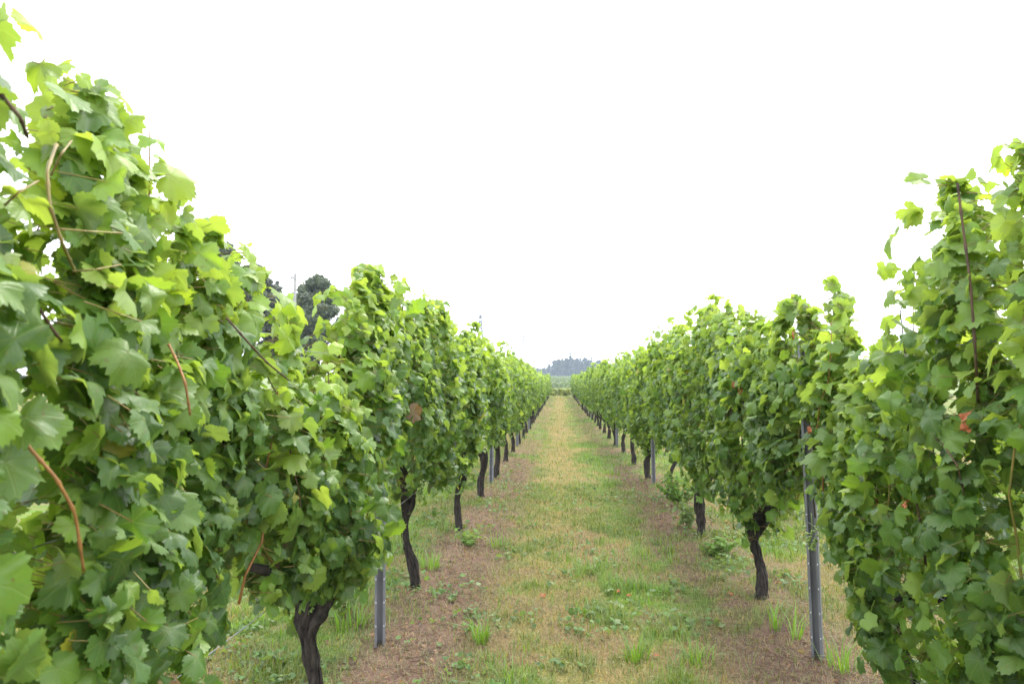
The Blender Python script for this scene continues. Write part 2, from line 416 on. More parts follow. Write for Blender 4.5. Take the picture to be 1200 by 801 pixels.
def vine_parts(root, level, seed, side, y0, nleaf, half=1.04, topf=None, trunk_h=0.6, lean=(0, 0), low=0.55, thick=1.0, canes=12, bunches=2, scale=1.0, flare=.45, calm=False, leaf=1.0, ush=0.0):
    """builds trunk, cordon, canes, foliage and bunches below root, in local coordinates (row along Y)"""
    rng = np.random.default_rng(seed)
    if topf is None:
        ph = rng.uniform(0, 6)
        topf = lambda yy: 2.15 + .1 * np.sin(yy * 3.3 + ph) + .22 * (vnoise(yy * 2.2, yy * 0 + 3.3, seed) - .5) - .26 * (np.abs(yy) / half) ** 3
    bark_sides = {'hi': 22, 'mid': 14, 'lo': 7}[level]; rings = {'hi': 26, 'mid': 14, 'lo': 6}[level]
    # trunk: crooked, thick head
    t = np.linspace(0, 1, rings)
    hx = lean[0] * t ** 1.2 + .05 * np.sin(t * 6 + seed) * t; hy = lean[1] * t ** 1.1 + .05 * np.sin(t * 4 + seed * 1.7) * t
    R = .041 + .012 * np.exp(-t * 9) - .006 * t + .036 * np.exp(-((t - .9) / .12) ** 2)
    P = np.stack([hx, hy, -.06 + t * (trunk_h + .1)], 1)
    R = R * (.93 + .34 * (vnoise(t * 7 + seed, t * 0 + 2.2, seed) - .5) + .16 * (vnoise(t * 19 + seed, t * 0 + 5.2, seed) - .5))
    mb = MB().tube(P, R * scale, bark_sides, wob=.8, seed=seed)
    if level == 'hi':
        for k in range(30):   # strips of loose bark
            i0 = rng.integers(1, rings - 9); a = rng.uniform(0, 6.28); idx = np.arange(i0, i0 + rng.integers(4, 8))
            aa = a + .12 * np.arange(len(idx)) * rng.normal(0, .6)
            off = R[idx] * scale * (1.02 + .1 * np.linspace(-.4, 1, len(idx)) ** 2)
            mb.tube(P[idx] + np.stack([np.cos(aa) * off, np.sin(aa) * off, 0 * aa], 1), rng.uniform(.003, .0065) * np.sin(np.linspace(.5, 2.9, len(idx))), 5)
    if level != 'lo':
        for k in range(2):   # knuckles of the head
            a = rng.uniform(0, 6.28); q = P[-2]
            mb.tube([q + [0, 0, -.05], q + [math.cos(a) * .05, math.sin(a) * .06, .02], q + [math.cos(a) * .075, math.sin(a) * .09, .07]], [.035, .034, .018], 9, wob=.4, seed=seed + k)
    mb.obj('trunk', M['bark'], root)
    head = P[-1]
    # cordon arms along the low wire
    mb = MB()
    for s in (-1, 1):
        n = 10 if level != 'lo' else 4; tt = np.linspace(0, 1, n)
        L = half * .6
        A = np.stack([head[0] * (1 - tt) + .02 * np.sin(tt * 9 + seed), head[1] + s * tt * L, head[2] - .06 + .3 * np.sqrt(tt) + .02 * np.sin(tt * 7 + seed)], 1)
        mb.tube(A, np.linspace(.03, .014, n), 8 if level != 'lo' else 5, wob=.3, seed=seed + 3)
    mb.obj('cordon', M['bark'], root)
    # canes
    cane_tips = []
    for k in range(canes):
        u = rng.uniform(-half * .95, half * .95); sx = rng.choice([-1, 1]); tp = float(topf(np.array([u]))[0])
        tall = rng.uniform(-.4, .04) if not calm else rng.uniform(-.5, -.12); n = 9; tt = np.linspace(0, 1, n)
        dr = rng.uniform(-.3, .3); bow = rng.uniform(.02, .13) * thick
        A = np.stack([head[0] + sx * (bow * np.sin(tt * 2.6)) + .015 * np.sin(tt * 14 + k), u + dr * tt ** 1.5 + .02 * np.sin(tt * 11 + k),
                      .8 + (tp + tall - .8) * tt - .03 * np.sin(tt * 3)], 1)
        cane_tips.append((A, sx))
        if level != 'lo':
            MB().tube(A, np.linspace(.0046, .0018, n), 5 if level == 'mid' else 7).obj('cane', M['cane'] if rng.random() < .2 else (M['cane_dark'] if rng.random() < .4 else M['cane_green']), root)
    # ---- foliage
    nl = int(nleaf * 1.0)
    ncol = 22; cu = np.linspace(-half, half, ncol) + ush + rng.normal(0, .05, ncol); cs_ = rng.choice([-1, 1], ncol); cd = rng.normal(0, .12, ncol)
    ct = rng.uniform(-.36, .12, ncol); cw = rng.uniform(.7, 1.3, ncol); cb = rng.uniform(-.12, .2, ncol)
    ck = rng.integers(0, ncol, nl * 3); incol = rng.random(nl * 3) < .8
    q0 = rng.beta(1.08, .95, nl * 3)
    u = np.where(incol, cu[ck] + cd[ck] * q0 + rng.normal(0, .06, nl * 3) * (1.25 - .5 * q0), ush + rng.uniform(-half - .14, half + .14, nl * 3))
    tp = topf(u) + np.where(incol, ct[ck], -.3)
    bt = low + flare * np.clip(np.abs(u - ush) / half, 0, 1.1) ** 2 + .34 * (vnoise(u * 3.1 + 40, u * 0 + seed, seed) - .5)
    q = q0; bt = bt + np.where(incol, cb[ck], .05)
    z = bt + (tp - bt) * q
    s = np.where(rng.random(nl * 3) < np.where(incol, .5 + .36 * cs_[ck], .5), 1, -1)
    wprof = np.interp(q, [0, .12, .3, .6, .85, 1], [.09, .19, .255, .25, .19, .06]) * thick
    wprof = wprof * (.75 + .3 * np.cos(np.clip((u - ush) / half, -1, 1) * np.pi)) * (0.6 + .8 * fbm(u * 2.6 + s * 31, z * 2.4, seed + 5, 3)) * np.where(incol, cw[ck], .85)
    inside = np.abs(rng.normal(0, .3, nl * 3)); inside = np.where(rng.random(nl * 3) < .12, rng.uniform(0, 1, nl * 3), np.clip(inside, 0, 1))
    x = s * wprof * (1 - inside) + rng.normal(0, .012, nl * 3)
    keep = rng.random(nl * 3) < sstep(.25, .6, fbm(u * 4.5 + s * 13, z * 4.5, seed + 9, 2)) * .75 + .15
    ix = np.nonzero(keep)[0][:nl]
    u, z, s, x, q, inside = u[ix], z[ix], s[ix], x[ix], q[ix], inside[ix]
    P = np.stack([x, u, z], 1); n = len(P)
    out = np.stack([s * 1.0, np.zeros(n), np.zeros(n)], 1)
    up = np.array([0, 0, 1.0])
    Nn = nrm(out * (1 - .55 * q[:, None] ** 2) + up * (.35 + .6 * q[:, None] ** 2) + rng.normal(0, .55, (n, 3)))
    T = out * .35 - up * .8 + rng.normal(0, .6, (n, 3))
    S = (.87 if level == 'hi' and leaf != 1.0 else .8) * leaf * rng.choice([.04, .052, .063, .073, .087], n, p=[.14, .22, .28, .24, .12]) * rng.uniform(.88, 1.12, n)
    young_glow = np.clip((q - .5) / .5, 0, 1) * .85 + (rng.random(n) < .14) * .5 * (inside < .35)  # upper leaves lighter: younger growth, plus backlit top glow painted into the tint
    # leaves along the shoots, smaller and younger towards the tip
    for A, sx in cane_tips:
        m = 9 if level == 'hi' else 6
        for k in range(m):
            f = .62 + .38 * (k + .5) / m; i = f * (len(A) - 1); i0 = min(int(i), len(A) - 2); p = A[i0] + (A[i0 + 1] - A[i0]) * (i - i0)
            alt = 1 if k % 2 else -1; a = rng.uniform(-.6, .6)
            d = np.array([math.sin(a) * .8 + sx * .4, alt * math.cos(a), rng.uniform(-.1, .5)]); d /= np.linalg.norm(d)
            sz = .082 * (1 - .55 * ((f - .62) / .38) ** 1.5) * rng.uniform(.8, 1.15)
            P = np.vstack([P, p + d * sz * .7]); Nn = np.vstack([Nn, nrm(np.array([[d[0] * .5, d[1] * .5, .9]]) + rng.normal(0, .3, (1, 3)))])
            T = np.vstack([T, d + np.array([0, 0, -.35 + .7 * (f > .93)])]); S = np.append(S, sz); young_glow = np.append(young_glow, .25 + .75 * (f - .62) / .38)
    n = len(P)
    if level == 'lo': S = S * 1.32
    col = leaf_colours(n, young_glow, rng)
    V, F, Cc, U = leaves_geo(P, T, Nn, S, col, level, rng)
    mi = np.zeros(len(F), int)
    if level == 'hi':
        pq = P - np.sign(P[:, :1]) * np.array([[1, 0, 0]]) * rng.uniform(.03, .08, (n, 1)) + np.stack([np.zeros(n), rng.normal(0, .03, n), rng.uniform(-.02, .05, n)], 1)
        v2, f2 = sticks_geo(P, pq, .0013)
        F = np.vstack([F, f2 + len(V)]); V = np.vstack([V, v2]); mi = np.concatenate([mi, np.ones(len(f2), int)])
        Cc = np.vstack([Cc, np.ones((len(v2), 3)) * .2]); U = np.vstack([U, np.zeros((len(v2), 2))])
    me = mesh_tris('foliage', V, F, [M['leaf'] if level != 'lo' else M['leaf_far'], M['petiole']], col=Cc, uv=U, mi=mi)
    link('foliage', me, root)
    # bunches of green grapes near the lower wire
    for k in range(bunches):
        s_ = rng.choice([-1, 1]) if k else side
        bp = np.array([s_ * rng.uniform(.06, .15) * thick, rng.uniform(-half * .6, half * .8), rng.uniform(.72, .95)])
        o = link('grape_bunch', BUNCH[k % len(BUNCH)], root, bp); o.rotation_euler = (0, 0, rng.uniform(0, 6))

def berry_bunch(seed):
    rng = np.random.default_rng(seed); mb = MB()
    g = (1 + 5 ** .5) / 2
    iv = nrm(np.array([(-1, g, 0), (1, g, 0), (-1, -g, 0), (1, -g, 0), (0, -1, g), (0, 1, g), (0, -1, -g), (0, 1, -g), (g, 0, -1), (g, 0, 1), (-g, 0, -1), (-g, 0, 1)], float))
    fi = np.array([(0, 11, 5), (0, 5, 1), (0, 1, 7), (0, 7, 10), (0, 10, 11), (1, 5, 9), (5, 11, 4), (11, 10, 2), (10, 7, 6), (7, 1, 8), (3, 9, 4), (3, 4, 2), (3, 2, 6), (3, 6, 8), (3, 8, 9), (4, 9, 5), (2, 4, 11), (6, 2, 10), (8, 6, 7), (9, 8, 1)])
    # one level of subdivision
    V = [tuple(v) for v in iv]; cache = {}; F = []
    def mid(a, b):
        k = (min(a, b), max(a, b))
        if k not in cache: cache[k] = len(V); V.append(tuple(nrm((np.array(V[a]) + np.array(V[b]))[None])[0]))
        return cache[k]
    for a, b, c in fi:
        ab, bc, ca = mid(a, b), mid(b, c), mid(c, a); F += [(a, ab, ca), (b, bc, ab), (c, ca, bc), (ab, bc, ca)]
    V = np.array(V); F = np.array(F)
    for k in range(46):
        f = rng.random() ** .8; r = .036 * (1 - .7 * f) + .004; a = rng.uniform(0, 6.28)
        mb.add(V * rng.uniform(.0065, .0085) + np.array([math.cos(a) * r * rng.uniform(.6, 1), math.sin(a) * r * rng.uniform(.6, 1), -.02 - .12 * f]), F)
    mb.tube([(0, 0, .05), (.003, 0, 0), (0, .002, -.08)], [.002, .0025, .001], 5)
    return mb.mesh('grape_bunch', M['grape'])
BUNCH = [berry_bunch(5), berry_bunch(6)]

ORD = ['first', 'second', 'third', 'fourth', 'fifth', 'sixth', 'seventh', 'eighth', 'ninth', 'tenth', 'eleventh', 'twelfth']
SIDE = {'L': 'left', 'R': 'right'}
def vine_label(row, i, y):
    custom = {('L', 0): 'big leafy grapevine closest to the camera, filling the left edge of the photo',
              ('L', 1): 'grapevine with thick gnarled dark trunk just before the first steel post of the left row',
              ('L', 2): 'grapevine with a thin crooked dark trunk just past the first post of the left row',
              ('L', 3): 'grapevine with short straight trunk, second past the first steel post of the left row',
              ('R', 0): 'tall dense grapevine filling the right edge, leaves hanging almost to the ground',
              ('R', 1): 'grapevine with stumpy knobbed trunk just past the first steel post of the right row',
              ('R', 2): 'grapevine with dark trunk beside the bushy green weed in the right row',
              ('R', 3): 'grapevine with leaning trunk just before the second steel post of the right row'}
    if (row, i) in custom: return custom[(row, i)]
    k = sum(p < y for p in POSTS[row]); j = sum(POSTS[row][k - 1] < v < y for v in VINES[row])
    return f'leafy grapevine in the {SIDE[row]} row, {ORD[j]} one past its {ORD[k-1]} steel post'

X = {'L': XL, 'R': XR}
trunkspec = {('L', 0): dict(low=.42, flare=.1, leaf=.9), ('L', 1): dict(lean=(.03, -.02), trunk_h=.58, scale=.78, low=.54, flare=.42, calm=True, leaf=.92), ('L', 2): dict(lean=(-.1, -.06), trunk_h=.68, low=.6, scale=.8), ('L', 3): dict(lean=(-.01, -.03), trunk_h=.6, low=.52, scale=.85),
             ('R', 0): dict(lean=(0, .03), trunk_h=.5, low=.33, thick=.95, half=.92, ush=-.22, flare=.45, leaf=1.0), ('R', 1): dict(lean=(.03, .05), trunk_h=.5, low=.56, scale=.88, flare=.62, half=1.12, ush=-.08), ('R', 2): dict(lean=(.04, .05), trunk_h=.6, low=.5), ('R', 3): dict(lean=(.13, .1), trunk_h=.64, low=.6)}
protos = {}
for lv, n, nl in (('mid', 4, 1500), ('lo', 5, 1150)):
    protos[lv] = []
for row in 'LR':
    for i, y in enumerate(VINES[row]):
        if y > ROW_END: continue
        x = X[row]; group = f'grapevines along the {SIDE[row]} row'
        near = i < 5
        if near:
            r = empty('grapevine', (x, y, gz(x, y)))
            ty, tz = TOP[row]
            sd = 100 + i + (50 if row == 'R' else 0)
            zz0 = r.location.z
            def tf(yy, y=y, ty=ty, tz=tz, sd=sd):
                a = np.interp(yy + y, ty, tz) + .12 * (vnoise(yy * 4.2, yy * 0 + 1.7, sd) - .5)
                return np.where(yy + y > ty[-1], 2.14 + .1 * np.sin((yy) * 3 + sd) + .2 * (vnoise(yy * 2.4, yy * 0 + 1.1, sd) - .5), a)
            lvl = 'hi' if i < 3 else 'mid'
            kw = dict(trunkspec.get((row, i), {}))
            vine_parts(r, lvl, sd, 1 if row == 'L' else -1, y, {0: 3500, 1: 3400, 2: 3100}.get(i, 2900), topf=tf, canes=15 if i < 3 else 12, bunches=3 if i < 4 else 2, **kw)
        else:
            lv = 'mid' if i < 13 else 'lo'; cap = 4 if lv == 'mid' else 5
            if len(protos[lv]) < cap:
                k = len(protos[lv])
                r = empty('grapevine', (x, y, gz(x, y)))
                vine_parts(r, lv, 300 + k + (40 if lv == 'lo' else 0), 1 if row == 'L' else -1, y, 2500 if lv == 'mid' else 1500,
                           trunk_h=random.uniform(.55, .68), lean=(random.uniform(-.03, .05), random.uniform(-.08, .08)), low=random.uniform(.52, .62), canes=8 if lv == 'mid' else 5, bunches=1 if lv == 'mid' else 0, scale=random.uniform(.85, 1.05))
                protos[lv].append(r)
            else:
                r = copy_tree(random.choice(protos[lv]))
                r.location = (x + random.uniform(-.04, .04), y + random.uniform(-.1, .1), gz(x, y)); r.rotation_euler = (0, 0, random.choice([0, math.pi]) + random.uniform(-.05, .05))
                r.scale = (random.uniform(.92, 1.12), random.uniform(.96, 1.06), random.uniform(.93, 1.05))
        tag(r, vine_label(row, i, y), 'grapevine', group)

# individual canes that show on the face of the near rows (children of their vines)
near_vines = {(o.get('group', ''), round(o.location.y, 2)): o for o in bpy.data.objects if o.name.startswith('grapevine') and o.parent is None}
def vine_at(row, y):
    return min((o for o in bpy.data.objects if o.name.startswith('grapevine') and o.parent is None and abs(o.location.x - X[row]) < .3), key=lambda o: abs(o.location.y - y))
def face_cane(row, pts, r0, r1, mat, xf):
    P = [at_plane(a, b, xf + d) for a, b, d in pts]; v = vine_at(row, P[0].y)
    P = np.array([p - v.location for p in P])
    t = np.linspace(0, 1, len(P)); tt = np.linspace(0, 1, 7 * len(P))
    Q = np.stack([np.interp(tt, t, P[:, k]) for k in range(3)], 1)
    for _ in range(2): Q[1:-1] = (Q[:-2] + 2 * Q[1:-1] + Q[2:]) / 4
    rr = np.linspace(r0, r1, len(Q)) * (1 + .4 * (np.arange(len(Q)) % 6 == 0))
    MB().tube(Q, rr, 8).obj('cane', M[mat], v)
face_cane('L', [(10, 490, -.05), (34, 524, -.01), (66, 560, .02), (88, 600, .03), (98, 668, .01)], .0028, .0024, 'cane', -.8)
face_cane('L', [(198, 404, -.05), (208, 424, .0), (217, 448, .03), (223, 486, .03)], .0026, .0022, 'cane', -.78)
face_cane('L', [(2, 112, -.03), (24, 138, .01), (32, 160, -.03)], .0032, .0027, 'cane_dark', -.85)
face_cane('L', [(66, 170, -.06), (55, 200, -.01), (58, 240, .01), (74, 288, .01), (88, 318, -.04)], .003, .0025, 'cane_olive', -.85)
face_cane('L', [(70, 268, 0), (105, 271, .03), (143, 273, .03)], .0016, .0014, 'petiole', -.85)
face_cane('L', [(86, 318, -.02), (110, 316, .03), (142, 310, .03)], .0016, .0012, 'petiole', -.85)
face_cane('L', [(6, 240, -.02), (22, 225, .02), (45, 212, .0)], .0018, .0014, 'petiole', -.85)
face_cane('L', [(60, 205, -.02), (72, 180, .02), (84, 165, .0)], .0017, .0014, 'petiole', -.85)
face_cane('L', [(265, 372, -.05), (290, 400, .0), (312, 424, 0.01), (338, 445, -.05)], .0028, .0024, 'cane_dark', -.8)
face_cane('L', [(30, 330, -.06), (50, 368, .0), (66, 392, .0), (84, 412, -.06)], .0028, .0024, 'cane_dark', -.84)
face_cane('R', [(1122, 215, 0), (1128, 262, .0), (1137, 330, -.01), (1143, 410, -.01), (1146, 470, 0.05)], .0036, .0042, 'cane_dark', 1.3)
face_cane('R', [(1085, 505, .06), (1105, 520, .0), (1122, 545, 0), (1130, 580, .05)], .0026, .0022, 'cane_dark', 1.24)

for k, (row, a, b, xf, sz) in enumerate([('R', 858, 452, 1.22, .045), ('R', 866, 460, 1.22, .04), ('R', 1128, 492, 1.2, .035), ('R', 1132, 502, 1.2, .03), ('L', 466, 531, -.78, .05), ('R', 948, 505, 1.25, .035), ('R', 1060, 592, 1.2, .03)]):
    p = at_plane(a, b, xf); v = vine_at(row, p.y); tv, tf = TPL['hi'][k % 8]
    o = link('dry_leaf', mesh_tris('dry_leaf', tv * sz * .72 * np.array([.8, 1, 3.2]), tf, M['dry_leaf']), v, p - v.location)
    o.rotation_euler = (1.9 + .4 * math.sin(k * 3), .5 * math.sin(k), (-1.3 if row == 'R' else 1.3) + .5 * math.sin(k * 5)); o['label'] = 'small curled orange brown leaf'

# ------------------------------------------------------------------ steel posts and wires
def steel_post(near):
    """open channel with lips, punched tabs along the edges"""
    r = empty('steel_post', (0, 0, 0))
    W, D, t, lip, H = .061, .04, .0035, .014, 1.76
    out = [(-W/2, 0), (W/2, 0), (W/2, -D), (W/2 - lip, -D), (W/2 - lip, -D + t), (W/2 - t, -D + t), (W/2 - t, -t), (-W/2 + t, -t), (-W/2 + t, -D + t), (-W/2 + lip, -D + t), (-W/2 + lip, -D), (-W/2, -D)]
    n = len(out); V = [(a, b + D / 2, -.25) for a, b in out] + [(a, b + D / 2, H) for a, b in out]
    me = bpy.data.meshes.new('channel')
    F = [(i, (i + 1) % n, n + (i + 1) % n, n + i) for i in range(n)] + [tuple(range(n, 2 * n))]
    me.from_pydata(V, [], F); me.materials.append(M['steel']); me.update()
    link('channel', me, r)
    if near:
        for k in range(12):
            for s in (-1, 1):
                MB().box((s * (W / 2 + .0008), 0.006, .12 + k * .135), (.0035, .006, .012)).obj('hook', M['dark_hole'], r)
                MB().box((s * (W / 2 - lip * .5), -D / 2 - .0012, .12 + k * .135), (.006, .002, .011)).obj('hook', M['dark_hole'], r)
    return r
postA = steel_post(True); postB = steel_post(False)
first_use = {True: postA, False: postB}; usedp = {True: False, False: False}
for row in 'LR':
    for k, y in enumerate(POSTS[row]):
        nr = k < 2
        o = first_use[nr] if not usedp[nr] else copy_tree(first_use[nr]); usedp[nr] = True
        o.location = (X[row], y, gz(X[row], y))
        o.rotation_euler = (0, math.radians(-.9 if (row, k) == ('R', 0) else random.uniform(-.8, .8)), math.radians({('L', 0): 12, ('R', 0): -28}.get((row, k), random.uniform(-10, 10))))
        lab = {('L', 0): 'grey steel channel post standing clear between two trunks of the left row, nearest the camera',
               ('R', 0): 'tall dark grey steel post with punched edge tabs, bare below the leaves, right foreground',
               ('R', 1): 'slim grey steel post beside the leaning trunk, second post of the right row',
               ('L', 1): 'slim grey steel post beyond three trunks, second post of the left row'}.get((row, k), f'grey steel trellis post, {ORD[k]} along the {SIDE[row]} row')
        tag(o, lab, 'post', f'steel posts of the {SIDE[row]} row')
for row in 'LR':
    for h, nm in ((.78, 'lowest'), (1.25, 'middle'), (1.68, 'topmost')):
        pts = []
        for y in np.arange(-2, ROW_END, 1.05):
            pts.append((X[row] + (.033 if row == 'L' else -.033) + .006 * math.sin(y * 1.3), y, h + .015 * math.sin(y * .97 + h * 3)))
        tag(MB().tube(pts, .0017, 4).obj('trellis_wire', M['wire']), f'{nm} thin steel wire strung through the vines along the {SIDE[row]} row', 'wire', f'trellis wires of the {SIDE[row]} row')

# ------------------------------------------------------------------ grass and litter (stuff)
def blades(P, Hh, Wd, lean, az_, col, curve=1.0):
    n = len(P); d = np.stack([np.cos(az_), np.sin(az_), np.zeros(n)], 1); sd = np.stack([-np.sin(az_), np.cos(az_), np.zeros(n)], 1)
    up = np.array([0, 0, 1.0])
    m = P + d * (lean * Hh * .3)[:, None] + up * (Hh * .55 * np.sqrt(np.maximum(0.02, 1 - .3 * lean ** 2)))[:, None]
    tp = P + d * (lean * Hh * curve)[:, None] + up * (Hh * np.sqrt(np.maximum(0.01, 1 - .8 * np.minimum(lean, 1.1) ** 2)))[:, None]
    V = np.stack([P - sd * (Wd / 2)[:, None], P + sd * (Wd / 2)[:, None], m - sd * (Wd * .4)[:, None], m + sd * (Wd * .4)[:, None], tp], 1).reshape(-1, 3)
    tf = np.array([(0, 1, 3), (0, 3, 2), (2, 3, 4)])
    F = (tf[None] + (np.arange(n) * 5)[:, None, None]).reshape(-1, 3)
    return V, F, np.repeat(col, 5, 0)
def grass_field():
    rng = np.random.default_rng(77); parts = []; n0 = 0
    for (ya, yb, dens, hs, ws) in ((3.0, 6.0, 5600, .062, .0042), (6.0, 11, 2400, .068, .006), (11, 20, 700, .065, .0075), (20, 42, 150, .075, .015), (42, 76, 40, .09, .03)):
        xa, xb = -5.0 if yb < 20 else -3.5, 5.0 if yb < 20 else 3.5
        n = int((yb - ya) * (xb - xa) * dens); x = rng.uniform(xa, xb, n); y = rng.uniform(ya, yb, n)
        # keep to what lies between / just beyond the rows
        vis = (x > -.75 * y - .3) & (x < .62 * y + .3); x, y = x[vis], y[vis]
        g, s, d = cover(x, y)
        tuft = sstep(.46, .62, fbm(x * 5.2, y * 5.2, 91, 3)); lush = sstep(.45, .68, fbm(x * 1.5, y * .9, 51, 3))
        live = rng.random(len(x)) < (g * (.2 + .8 * tuft) * .85 + .27 * (1 - d) + .03 * d)
        xl, yl = x[live], y[live]; L = lush[live]; k = len(xl); z = terrain(xl, yl)
        H = hs * rng.uniform(.5, 1.5, k) * (.5 + .55 * tuft[live]) * (1 + .4 * L)
        col = np.array([.098, .14, .026]) * (1 - L[:, None]) + np.array([.105, .21, .026]) * L[:, None]; col = col * rng.choice([.5, .75, 1, 1.25, 1.5], (k, 1))
        yel = rng.random(k) < .12; col[yel] = np.array([.24, .24, .06]) * rng.uniform(.7, 1.2, (yel.sum(), 1))
        parts.append(blades(np.stack([xl, yl, z - .004], 1), H, ws * rng.uniform(.7, 1.3, k), rng.uniform(.15, .95, k), rng.uniform(0, 6.28, k), col))
        dry = (~live) & (rng.random(len(x)) < (.75 * s + .42 * d + .12) * .8)
        xd, yd = x[dry], y[dry]; k = len(xd); z = terrain(xd, yd)
        dd = d[dry][:, None]
        col = (np.array([.33, .245, .115]) * (1 - dd) + np.array([.25, .17, .125]) * dd) * rng.choice([.22, .6, .85, 1.1, 1.35], (k, 1))
        lay = rng.random(k) < .75
        le = np.where(lay, rng.uniform(.98, 1.1, k), rng.uniform(.3, .9, k))
        parts.append(blades(np.stack([xd, yd, z + .003], 1), hs * rng.uniform(.5, 1.3, k) * np.where(lay, 1.0, .7), ws * .75 * rng.uniform(.6, 1.2, k), le, rng.uniform(0, 6.28, k), col))
    Vs, Fs, Cs, off = [], [], [], 0
    for V, F, c in parts: Vs.append(V); Fs.append(F + off); Cs.append(c); off += len(V)
    return mesh_tris('grass', np.vstack(Vs), np.vstack(Fs), M['grass'], col=np.vstack(Cs), smooth=False)
tag(link('grass', grass_field()), 'short mixed green and straw coloured grass over the path and between the vines', 'grass', kind='stuff')

def small_weeds():
    """low broad-leaved ground cover in patches"""
    rng = np.random.default_rng(5); n = 30000
    y = 3.2 + 13 * rng.random(n) ** 1.7; x = rng.uniform(-3.2, 4.2, n)
    g, s, d = cover(x, y); p = sstep(.5, .68, fbm(x * 2.2, y * 2.2, 131, 3)) * (1 - .6 * s)
    k = rng.random(n) < p; x, y = x[k], y[k]; n = len(x)
    P = np.stack([x, y, terrain(x, y) + rng.uniform(.01, .06, n)], 1)
    Nn = nrm(np.array([0, 0, 1.0]) + rng.normal(0, .4, (n, 3))); T = rng.normal(0, 1, (n, 3))
    col = np.array([.075, .15, .035]) * rng.uniform(.6, 1.4, (n, 1)); gg = rng.random(n) < .2; col[gg] = np.array([.14, .19, .08]) * rng.uniform(.8, 1.2, (gg.sum(), 1))
    V, F, Cc, U = leaves_geo(P, T, Nn, rng.uniform(.011, .032, n), col, 'mid', rng)
    return mesh_tris('weeds', V, F, M['grass'], col=Cc)
tag(link('weeds', small_weeds()), 'patches of low broad leaved weeds among the grass under the vines', 'weeds', kind='stuff')

def litter_mesh():
    rng = np.random.default_rng(61); n = 5200
    y = 3.2 + 12 * rng.random(n) ** 1.5; x = np.where(rng.random(n) < .5, XL + .2, XR - .1) + rng.normal(0, .34, n)
    g, st, d = cover(x, y); k = rng.random(n) < .1 + .9 * d; x, y = x[k], y[k]; n = len(x)
    a = rng.uniform(0, 6.28, n); L = rng.uniform(.02, .11, n) * np.where(rng.random(n) < .08, 2.4, 1)
    P = np.stack([x, y, terrain(x, y) + .008], 1); Q = P + np.stack([np.cos(a) * L, np.sin(a) * L, rng.uniform(-.004, .022, n)], 1)
    V, F = sticks_geo(P, Q, .0016); col = np.repeat(np.array([.2, .13, .09]) * rng.choice([.3, .6, 1, 1.5], (n, 1)), 6, 0)
    m = 1500; ix = rng.integers(0, n, m); P2 = P[ix] + rng.normal(0, .06, (m, 3)) * np.array([1, 1, 0]); P2[:, 2] = terrain(P2[:, 0], P2[:, 1]) + .012
    c2 = np.array([.15, .085, .05]) * rng.choice([.4, .8, 1.2, 1.7], (m, 1))
    V2, F2, C2, U2 = leaves_geo(P2, rng.normal(0, 1, (m, 3)), nrm(np.array([0, 0, 1.]) + rng.normal(0, .5, (m, 3))), rng.uniform(.008, .024, m), c2, 'lo', rng)
    return mesh_tris('litter', np.vstack([V, V2]), np.vstack([F, F2 + len(V)]), M['grass'], col=np.vstack([col, C2]))
tag(link('litter', litter_mesh()), 'brown twigs, clippings and dead leaf scraps on the bare soil strips', 'litter', kind='stuff')

# grass tufts and taller weeds that stand out one by one
def tuft_mesh(seed, n, h, wd, spread, lushness=1.0):
    rng = np.random.default_rng(seed); a = rng.uniform(0, 6.28, n); r = spread * np.sqrt(rng.random(n))
    P = np.stack([np.cos(a) * r, np.sin(a) * r, np.full(n, -.01)], 1)
    H = h * rng.uniform(.5, 1.15, n); col = np.array([.12, .235, .03]) * rng.uniform(.7, 1.3, (n, 1)) * lushness
    V, F, c = blades(P, H, wd * rng.uniform(.7, 1.3, n), rng.uniform(.2, .95, n), a + rng.normal(0, .6, n), col)
    return mesh_tris('grass_tuft', V, F, M['grass'], col=c)
tufts = [(745, 772, 60, .17, .008, .07, 'bright green grass tuft on the path, low in the photo near its centre'),
         (562, 752, 46, .20, .009, .06, 'bright broad bladed grass tuft at the left edge of the path'),
         (908, 742, 14, .22, .010, .03, 'tall pale grass shoots in front of the bare post, right row'),
         (932, 752, 9, .26, .011, .03, 'thin upright grass shoots close against the foot of the bare post'),
         (818, 778, 55, .15, .007, .09, 'bushy grass tuft between the path and the bare post'),
         (690, 668, 70, .13, .007, .14, 'low spreading bright grass clump on the right half of the path'),
         (410, 738, 70, .2, .008, .12, 'long arching grass beside the thick trunk, left row'),
         (505, 672, 60, .2, .008, .1, 'green grass tuft behind the thin trunk of the left row'),
         (585, 640, 60, .15, .008, .12, 'low grass tuft where soil meets path, left side'),
         (715, 555, 80, .16, .009, .2, 'bright green grass patch in mid distance on the right of the path'),
         (985, 790, 40, .22, .008, .08, 'grass tuft between the bare post and the right edge vine'),
         (600, 795, 40, .14, .007, .09, 'grass tuft at the bottom edge of the photo, path centre'),
         (690, 720, 40, .12, .007, .08, 'small grass tuft on the straw patch of the path')]
for i, (a, b, n, h, wd, sp, lab) in enumerate(tufts):
    g = at_ground(a, b); o = link('grass_tuft', tuft_mesh(400 + i, n, h, wd, sp), None, (g.x, g.y, gz(g.x, g.y)))
    tag(o, lab, 'grass tuft', 'grass tufts on the vineyard floor')

